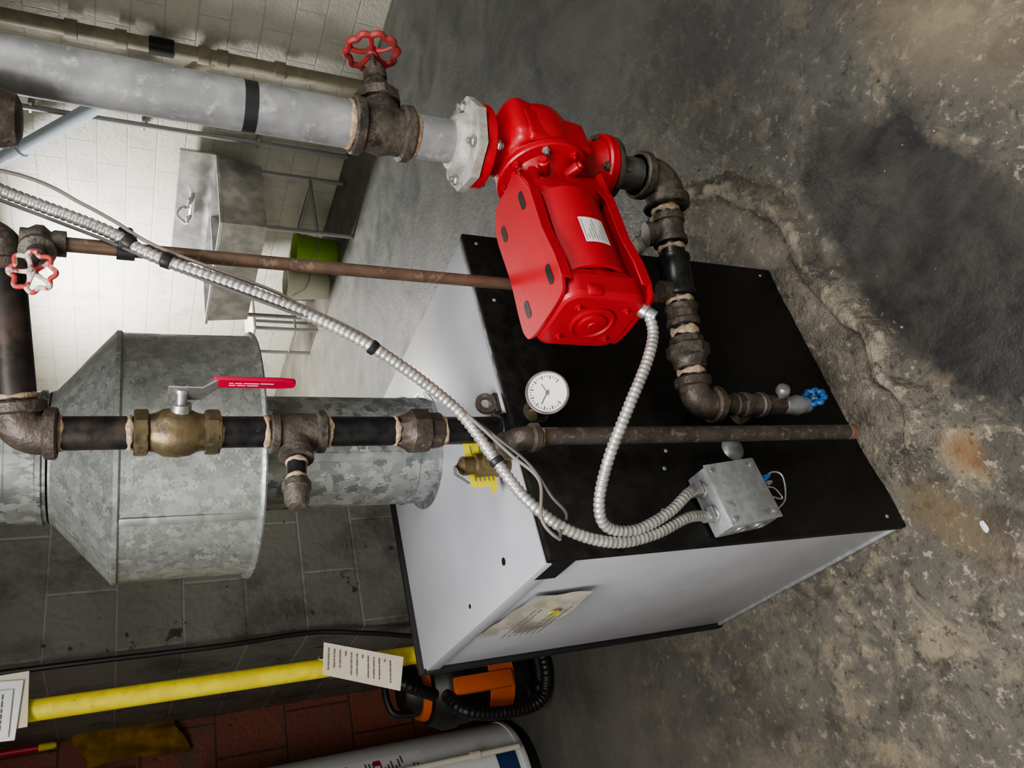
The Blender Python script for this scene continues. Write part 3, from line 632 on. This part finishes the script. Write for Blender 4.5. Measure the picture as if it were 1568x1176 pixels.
for i,(a,b,mm) in enumerate(((.012,.0,bluew),(.004,.01,boxm),(.018,.012,bluew))):
    lathe("wire_nut_%d"%i,jl-ju*(.022+b)+V((a,-.004,0)),-ju+V((.2,-.2,0)),[(0,.006),(.012,.005),(.018,.002)],mm,JB,10)
sweep("sensor_wire_0",catmull([jl-ju*.02,jl+V((.03,-.01,-.05)),jl+V((.02,-.015,-.075)),jl+V((-.03,-.01,-.06)),jl+V((-.05,-.0,-.03))],8),.0018,boxm,JB,6)
sweep("sensor_wire_1",catmull([jl-ju*.02,jl+V((-.005,-.012,-.04)),jl+V((-.03,-.012,-.05)),jl+V((-.02,-.01,-.02))],8),.0018,zinc,JB,6)
def flex(name,pts,r,parent,pitch=.0095,mat=None):
    p=resample(catmull(pts,14),pitch/4); rad=[r*(1,1.0,.93,.80)[i%4] for i in range(len(p))]
    sweep(name,p,rad,mat or cond,parent,14,ang=80)
MC=grp("flexible_conduit")
c=[(1.16,1.0,2.1),(1.06,1.0,1.88),(1.005,1.0,1.77),(.945,1.0,1.63),(.90,1.0,1.56),(.82,1.0,1.37),(.74,1.0,1.23),(.65,1.04,1.09),(.56,1.05,1.035),(.48,1.05,.995),(.42,1.055,.93),(.392,1.062,.84),(.40,1.062,.75),(.428,1.065,.66),tuple(ja+ju*.02)]
flex("armoured_cable",c,.0105,MC)
M2=grp("motor_conduit")
lathe("motor_connector",(.752,.862,.768),(-.55,-.1,-.5),[(0,.015),(.012,.015),(.014,.012),(.03,.012)],zinc,M2,16)
d=[(.74,.86,.757),(.70,.868,.757),(.645,.88,.785),(.575,.91,.83),(.50,.965,.868),(.445,1.02,.874),(.415,1.05,.85),(.408,1.055,.79),(.435,1.05,.71),(.47,1.05,.65),tuple(jb+ju*.02)]
flex("motor_whip",d,.0105,M2)
CC=MC
def off(p,dx,dy,dz): return (p[0]+dx,p[1]+dy,p[2]+dz)
t1=[off(c[0],.02,.01,.02),off(c[1],.0,-.01,.03),(1.03,.99,1.74),(.985,.99,1.66),(.955,.99,1.615),off(c[4],.012,-.006,-.01),off(c[5],.030,0,.02),off(c[5],.0,0,-.03),off(c[6],.016,-.004,.008),off(c[7],.022,0,.012),(.60,1.03,1.05),(.555,1.04,1.005),(.50,1.03,.97),(.43,1.03,.985),(.40,1.04,.96),(.415,1.05,.945),(.45,1.09,.935)]
sweep("thermostat_wire",catmull(t1,12),.0030,cable2,CC,8)
t2=[off(c[2],-.02,.0,.0),off(c[3],-.018,0,.005),off(c[4],-.014,0,-.01),off(c[5],-.014,-.004,0),off(c[6],.03,0,.02),off(c[7],.035,.0,.03),(.585,1.03,1.03),(.53,1.03,.98),(.47,1.03,.955),(.44,1.04,.93),(.425,1.08,.925)]
sweep("sensor_cable",catmull(t2,12),.0028,cable,CC,8)
for i,(k,f,l) in enumerate(((3,.5,.016),(4,.1,.016),(6,.0,.012),(8,.15,.012))):
    a=V(c[k]);b=V(c[k+1]);p=a.lerp(b,f);dd=(b-a).normalized(); lathe("tape_wrap_%d"%i,p-dd*l/2,dd,[(0,.0108),(.002,.0128),(l-.002,.0124),(l,.0108)],tape,CC,14)
lathe("tape_on_copper",(cx_,cy_,1.612),(0,0,-1),[(0,.012),(0,.0165),(.026,.0165),(.026,.012)],tape,CC,18)
box("tape_bridge",((c[3][0]+cx_)/2-.002,1.006,1.600),(.045,.022,.024),tape,CC,.006)
TF=grp("overhead_pipe_fitting")
lathe("drop_cap",(1.05,.9,1.738),(0,0,1),[(0,0),(.001,.025),(.006,.036),(.02,.042),(.05,.045),(.052,.050),(.075,.050),(.077,.04)],ironb,TF,32)
cyl("drop_pipe",(1.05,.9,1.80),(1.05,.9,H),.036,iron,TF,28)
# ------------------------------------------------------------------ gas pipe
GP=grp("gas_pipe"); gx0,gy0=.50,2.10
cyl("gas_riser",(gx0,gy0,.42),(gx0,gy0,H),.024,yel,GP,26)
elbow("gas_elbow",(gx0,gy0,.38),(0,0,1),(0,-1,0),.028,.045,yel,GP)
cyl("gas_stub",(gx0,gy0-.04,.38),(gx0,Y1,.38),.024,yel,GP,24)
lathe("gas_cock",(gx0,gy0,1.07),(.75,-.45,0),[(0,.012),(.035,.012),(.037,.018),(.05,.018)],brass,GP,16)
cyl("gas_cock_body",(gx0,gy0,1.04),(gx0,gy0,1.10),.03,brass,GP,8,sides=8)
PT=grp("inspection_tag")
PT2=[(.548,2.03,1.120),(.468,2.03,1.132),(.398,2.03,.938),(.482,2.03,.915)]
poly("tag_sheet",PT2,[(0,1,2,3)],paper,PT)
lines("tag_print",(.538,2.028,1.115),(-.07,0,.01),(-.07,0,-.2),.065,.18,12,cable2,PT,(0,-1,0),.22,11)
sweep("tag_string",catmull([(.50,2.03,1.115),(.515,2.06,1.13),(.53,2.09,1.12)],6),.0012,wpaper,PT,6)
ID=grp("instruction_booklet")
box("booklet_a",(.50,2.055,1.865),(.125,.004,.16),wpaper,ID,.001,(0,.06,0)); box("booklet_b",(.515,2.062,1.85),(.12,.003,.16),paper,ID,.001,(0,-.04,0))
box("booklet_c",(.49,2.048,1.875),(.10,.003,.15),wpaper,ID,.001,(0,.02,0))
lines("booklet_print",(.535,2.046,1.94),(-1,0,0),(0,0,-1),.085,.13,10,ink,ID,(0,-1,0),.25,12)
# ------------------------------------------------------------------ water heater
WH=grp("water_heater"); wx,wy=.215,3.46
lathe("tank",(wx,wy,.05),(0,0,1),[(0,.22),(0,.255),(.01,.262),(.03,.262),(.032,.258),(1.30,.258),(1.33,.255),(1.35,.22),(1.36,0)],enam,WH,64)
lathe("tank_base",(wx,wy,.0),(0,0,1),[(0,.245),(.05,.245)],blackm,WH,48)
def clab(name,a0,a1,z0,z1,r,mat):
    pts=[];fs=[];n=8
    for i in range(n+1):
        a=math.radians(a0+(a1-a0)*i/n)
        for z in(z0,z1): pts.append((wx+r*math.cos(a),wy+r*math.sin(a),z))
    for i in range(n): fs.append((2*i,2*i+1,2*i+3,2*i+2))
    poly(name,pts,fs,mat,WH,True)
clab("warning_label",-75,-42,.48,.95,.2592,wpaper)
rn=random.Random(3)
for i in range(30):
    a=-74+rn.random()*20; z=.50+i*.0145; clab("warning_text_%d"%i,a,a+5+rn.random()*8,z,z+.007,.2597,ink)
clab("warning_red",-52,-46,.80,.83,.2598,redl); clab("warning_red_b",-52,-46,.66,.69,.2598,redl)
clab("blue_badge",-88,-62,.10,.19,.2595,navy)
cyl("discharge_tube",(.33,3.175,.10),(.33,3.175,1.25),.012,wplast,WH,14)
lathe("discharge_tube_coupling",(.33,3.175,.28),(0,0,1),[(0,.012),(0,.018),(.04,.018),(.04,.012)],wplast,WH,14)
cyl("discharge_tube_bend",(.33,3.175,1.25),(.28,3.25,1.28),.012,wplast,WH,14)
# ------------------------------------------------------------------ shop vacuum
VA=grp("wet_dry_vacuum"); vx,vy=.60,3.10
lathe("drum",(vx,vy,.07),(0,0,1),[(0,.12),(.01,.135),(.06,.14),(.30,.155),(.31,.163),(.33,.163)],blackm,VA,40)
lathe("drum_band",(vx,vy,.15),(0,0,1),[(0,.143),(.005,.150),(.11,.154),(.115,.147)],orange,VA,40)
lathe("lid",(vx,vy,.40),(0,0,1),[(0,.163),(.03,.165),(.05,.155),(.09,.135),(.10,.10),(.16,.095),(.19,.07),(.195,0)],blackm,VA,40)
lathe("lid_band",(vx,vy,.50),(0,0,1),[(0,.12),(.012,.118),(.03,.110)],orange,VA,40)
box("latch_panel",(vx-.04,vy-.155,.30),(.07,.03,.26),orange,VA,.012)
sweep("carry_handle",catmull([(vx-.09,vy-.02,.55),(vx-.07,vy-.02,.64),(vx+.05,vy-.02,.65),(vx+.08,vy-.02,.56)],10),.014,blackm,VA,10)
flex("vac_hose",[(vx-.06,vy-.13,.45),(vx-.14,vy-.2,.42),(vx-.17,vy-.18,.25),(vx-.15,vy-.16,.08),(vx-.06,vy-.2,.04),(vx+.07,vy-.2,.04)],.026,VA,.02,blackm)
flex("vac_hose_loop",[(vx-.05,vy-.12,.50),(vx-.02,vy-.2,.62),(vx+.05,vy-.16,.70),(vx+.03,vy-.1,.60)],.024,VA,.02,blackm)
for i in range(4):
    a=math.pi/4+i*math.pi/2; px,py=vx+.13*math.cos(a),vy+.13*math.sin(a)
    box("caster_arm_%d"%i,(px,py,.085),(.06,.05,.03),blackm,VA,.008); cyl("caster_%d"%i,(px-.012,py,.03),(px+.012,py,.03),.03,blackm,VA,18)
def cloth(name,x0,x1,z0,z1,y,mat,seed):
    rnd=random.Random(seed); bm=bmesh.new(); nx,nz=16,14; g=[]
    for i in range(nx+1):
        r=[]
        for j in range(nz+1):
            u=i/nx;v=j/nz; w=1-.25*math.sin(v*3)*(1-v)
            x=(x0+x1)/2+(x1-x0)*(u-.5)*w; z=z1+(z0-z1)*v-.03*math.sin(u*7+seed); r.append(bm.verts.new((x,y-.03-.02*math.sin(u*13+v*3)*v-.01*rnd.random(),z)))
        g.append(r)
    for i in range(nx):
        for j in range(nz): bm.faces.new((g[i][j],g[i+1][j],g[i+1][j+1],g[i][j+1]))
    frombm(name,bm,mat,None,True,80)
cloth("mustard_cloth",.64,.88,1.34,1.72,3.82,mustard,1)
cloth("grey_rag",.90,1.08,1.15,1.70,3.82,rag,2)
sweep("black_cable",catmull([(.76,2.70,2.2),(.765,2.71,1.7),(.76,2.70,1.3),(.77,2.71,1.0),(.74,2.70,.8),(.70,2.72,.5),(.72,2.74,.0)],8),.009,blackm,None,8)
BH=grp("broom_handle"); cyl("pole",(.742,3.72,1.86),(.742,3.72,2.5),.014,redl,BH,14); lathe("tip",(.742,3.72,1.80),(0,0,1),[(0,.008),(.01,.013),(.06,.014)],yelt,BH,14)
cyl("hook",(.742,3.735,2.3),(.742,3.85,2.3),.005,zinc,BH,8)
WB=grp("wall_control_box"); box("case",(.52,3.80,1.66),(.18,.10,.24),enam,WB,.008); box("cover",(.52,3.747,1.66),(.16,.008,.22),boxm,WB,.003); cyl("control_conduit",(.52,3.82,1.78),(.52,3.82,H),.014,legm,WB,12)
# ------------------------------------------------------------------ utility sink
SK=grp("utility_sink"); ax,bx_,ay,by=4.22,4.93,4.27,5.45
def tub():
    bm=bmesh.new()
    def rect(x0,x1,y0,y1,z): return [bm.verts.new(p) for p in((x0,y0,z),(x1,y0,z),(x1,y1,z),(x0,y1,z))]
    R=[rect(ax+.03,bx_-.03,ay+.03,by-.03,.66),rect(ax+.01,bx_-.01,ay+.01,by-.01,.97),rect(ax-.01,bx_,ay-.01,by+.01,.975),rect(ax-.01,bx_,ay-.01,by+.01,.995),rect(ax+.03,bx_-.08,ay+.03,by-.03,.995),rect(ax+.05,bx_-.1,ay+.05,by-.05,.70)]
    for a,b in zip(R,R[1:]):
        for i in range(4): bm.faces.new((a[i],a[(i+1)%4],b[(i+1)%4],b[i]))
    bm.faces.new(R[0]);bm.faces.new(R[-1]); frombm("tub",bm,steel,SK,True,30)
tub()
box("tub_divider",((ax+bx_)/2-.02,(ay+by)/2,.84),(bx_-ax-.12,.03,.29),steel,SK,.006)
box("backsplash",(bx_+.0,(ay+by)/2,1.12),(.03,by-ay+.02,.26),steel,SK,.006)
for i,(x,y) in enumerate(((ax+.06,ay+.06),(bx_-.06,ay+.06),(ax+.06,by-.06),(bx_-.06,by-.06))):
    cyl("leg_%d"%i,(x,y,.03),(x,y,.67),.018,legm,SK,14); lathe("foot_%d"%i,(x,y,0),(0,0,1),[(0,.014),(.01,.02),(.04,.019)],boxm,SK,12)
for i,(a,b) in enumerate((((ax+.06,ay+.06),(bx_-.06,ay+.06)),((ax+.06,by-.06),(bx_-.06,by-.06)),((bx_-.06,ay+.06),(bx_-.06,by-.06)))):
    cyl("rail_%d"%i,(*a,.28),(*b,.28),.012,legm,SK,12)
fx,fy,fz=bx_-.02,4.80,1.13
cyl("faucet_bar",(fx-.03,fy-.11,fz),(fx-.03,fy+.11,fz),.018,zinc,SK,16)
sweep("faucet_spout",catmull([(fx-.03,fy,fz),(fx-.06,fy,fz+.08),(fx-.16,fy-.02,fz+.11),(fx-.26,fy-.04,fz+.05)],8),.013,zinc,SK,12)
for i,s in enumerate((-.1,.1)):
    cyl("faucet_handle_%d"%i,(fx-.03,fy+s,fz),(fx-.09,fy+s,fz+.02),.02,zinc,SK,12); box("faucet_lever_%d"%i,(fx-.09,fy+s,fz+.03),(.02,.09,.02),zinc,SK,.005)
    cyl("faucet_inlet_%d"%i,(fx-.03,fy+s,fz),(fx+.02,fy+s,fz),.014,zinc,SK,12)
def bucket(name,x,y,mat,r=.14,h=.33):
    g=grp(name)
    lathe("pail",(x,y,0),(0,0,1),[(0,r*.8),(.004,r*.82),(h-.03,r),(h-.03,r*1.05),(h,r*1.05),(h,r*.98),(h-.02,r*.96),(.01,r*.78),(.01,0)],mat,g,36)
    sweep("bail_handle",catmull([(x-r,y,h-.05),(x-r*.9,y-r*.7,h-.14),(x,y-r*1.05,h-.18),(x+r*.9,y-r*.7,h-.14),(x+r,y,h-.05)],8),.004,zinc,g,8)
bucket("green_bucket",4.56,4.86,green,.15,.34); bucket("white_bucket",4.50,5.20,wplast,.14,.36)
ST=grp("work_stool")
box("seat",(4.55,5.86,.56),(.42,.42,.03),wplast,ST,.01)
for i,(x,y) in enumerate(((4.37,5.68),(4.73,5.68),(4.37,6.04),(4.73,6.04))): cyl("leg_%d"%i,(x,y,0),(x,y,.55),.016,legm,ST,12)
cyl("rung_0",(4.37,5.68,.2),(4.37,6.04,.2),.01,legm,ST,10); cyl("rung_1",(4.37,5.68,.2),(4.73,5.68,.2),.01,legm,ST,10)
# ------------------------------------------------------------------ wall pipes
WP=grp("drain_stack_pipe")
cyl("stack",(4.94,3.44,0),(4.94,3.44,H),.048,tan,WP,28)
lathe("black_coupling",(4.94,3.44,1.34),(0,0,1),[(0,.05),(0,.058),(.15,.058),(.15,.05)],blackm,WP,28)
for i,z in enumerate((.62,1.0,1.12,1.62,1.9)): lathe("hub_%d"%i,(4.94,3.44,z),(0,0,1),[(0,.05),(0,.06),(.07,.06),(.07,.05)],tan,WP,28)
cyl("wye_arm",(4.94,3.44,1.08),(4.94,3.60,1.24),.045,tan,WP,24)
VP=grp("vent_pipe"); cyl("vent_run",(4.995,3.72,.0),(4.995,3.72,H),.022,tan,VP,16)
for i,z in enumerate((.5,2.0)): lathe("vent_coupling_%d"%i,(4.995,3.72,z),(0,0,1),[(0,.022),(0,.03),(.07,.03),(.07,.022)],tan,VP,16)
DP=grp("pvc_waste_pipe"); cyl("diagonal_run",(4.9,3.62,1.44),(4.9,4.76,2.585),.05,pvc,DP,24)
lathe("pvc_hub",(4.9,4.45,2.27),(0,1,1),[(0,.05),(0,.06),(.09,.06),(.09,.05)],pvc,DP,24)
CD=grp("wall_conduit"); cyl("conduit_run",(4.98,4.14,.0),(4.98,4.14,H),.02,legm,CD,16)
for i,z in enumerate((.7,1.5,2.2)): box("conduit_strap_%d"%i,(5.0,4.14,z),(.05,.09,.025),legm,CD,.004)
bm=bmesh.new(); bmesh.ops.create_icosphere(bm,subdivisions=2,radius=1)
for v in bm.verts: v.co=V((v.co.x*.012*(1+.3*random.random()),v.co.y*.006*(1+.4*random.random()),v.co.z*.003)); v.co+=V((.32,.96,.003))
frombm("plaster_chip",bm,wpaper,None,False)
# ------------------------------------------------------------------ lights
em=bpy.data.materials.new("tube_glow"); em.use_nodes=True; eb=em.node_tree.nodes["Principled BSDF"]; eb.inputs["Emission Color"].default_value=(1,.97,.9,1); eb.inputs["Emission Strength"].default_value=3
def fixture(x,y,L,W,power,rot,col=(1,.975,.94)):
    g=grp("fluorescent_light"); R=Euler((0,0,rot)).to_matrix()
    box("fixture_tray",(x,y,H-.03),(L,W,.05),enam,g,.01,R)
    for s in(-W*.25,W*.25):
        a=R@V((-L/2+.04,s,0));b=R@V((L/2-.04,s,0)); cyl("tube_%s"%("a" if s<0 else "b"),V((x,y,H-.075))+a,V((x,y,H-.075))+b,.014,em,g,12)
    ld=bpy.data.lights.new("tube_light","AREA"); ld.shape='RECTANGLE'; ld.size=L; ld.size_y=W; ld.energy=power; ld.color=col
    lo=bpy.data.objects.new("tube_light",ld); S.collection.objects.link(lo); lo.location=(x,y,H-.11); lo.rotation_euler=(0,0,rot); lo.parent=g
fixture(4.1,5.9,1.2,.3,210,1.57)
fixture(-.5,.45,1.4,.8,72,.5)
fixture(1.2,-.7,1.4,.8,42,0)  # unseen extra fixture, added as fill to flatten the near light
w=bpy.data.worlds.new("w"); S.world=w; w.use_nodes=True; w.node_tree.nodes["Background"].inputs[0].default_value=(.6,.65,.7,1); w.node_tree.nodes["Background"].inputs[1].default_value=.1
# ------------------------------------------------------------------ camera
xr=V((.8351,-.5496,.021)).normalized(); zb=V((-.4983,-.7395,.452)).normalized(); yu=zb.cross(xr).normalized(); xr=yu.cross(zb).normalized()
cd=bpy.data.cameras.new("cam"); cd.sensor_width=36; cd.lens=1178/1568*36; cd.clip_start=.02
co=bpy.data.objects.new("camera",cd); S.collection.objects.link(co)
M=Matrix((( -yu.x,xr.x,zb.x,0),(-yu.y,xr.y,zb.y,0),(-yu.z,xr.z,zb.z,1.6),(0,0,0,1)))
co.matrix_world=M; S.camera=co
try:
    S.view_settings.view_transform='AgX'; S.view_settings.look='AgX - Medium High Contrast'
except Exception: pass
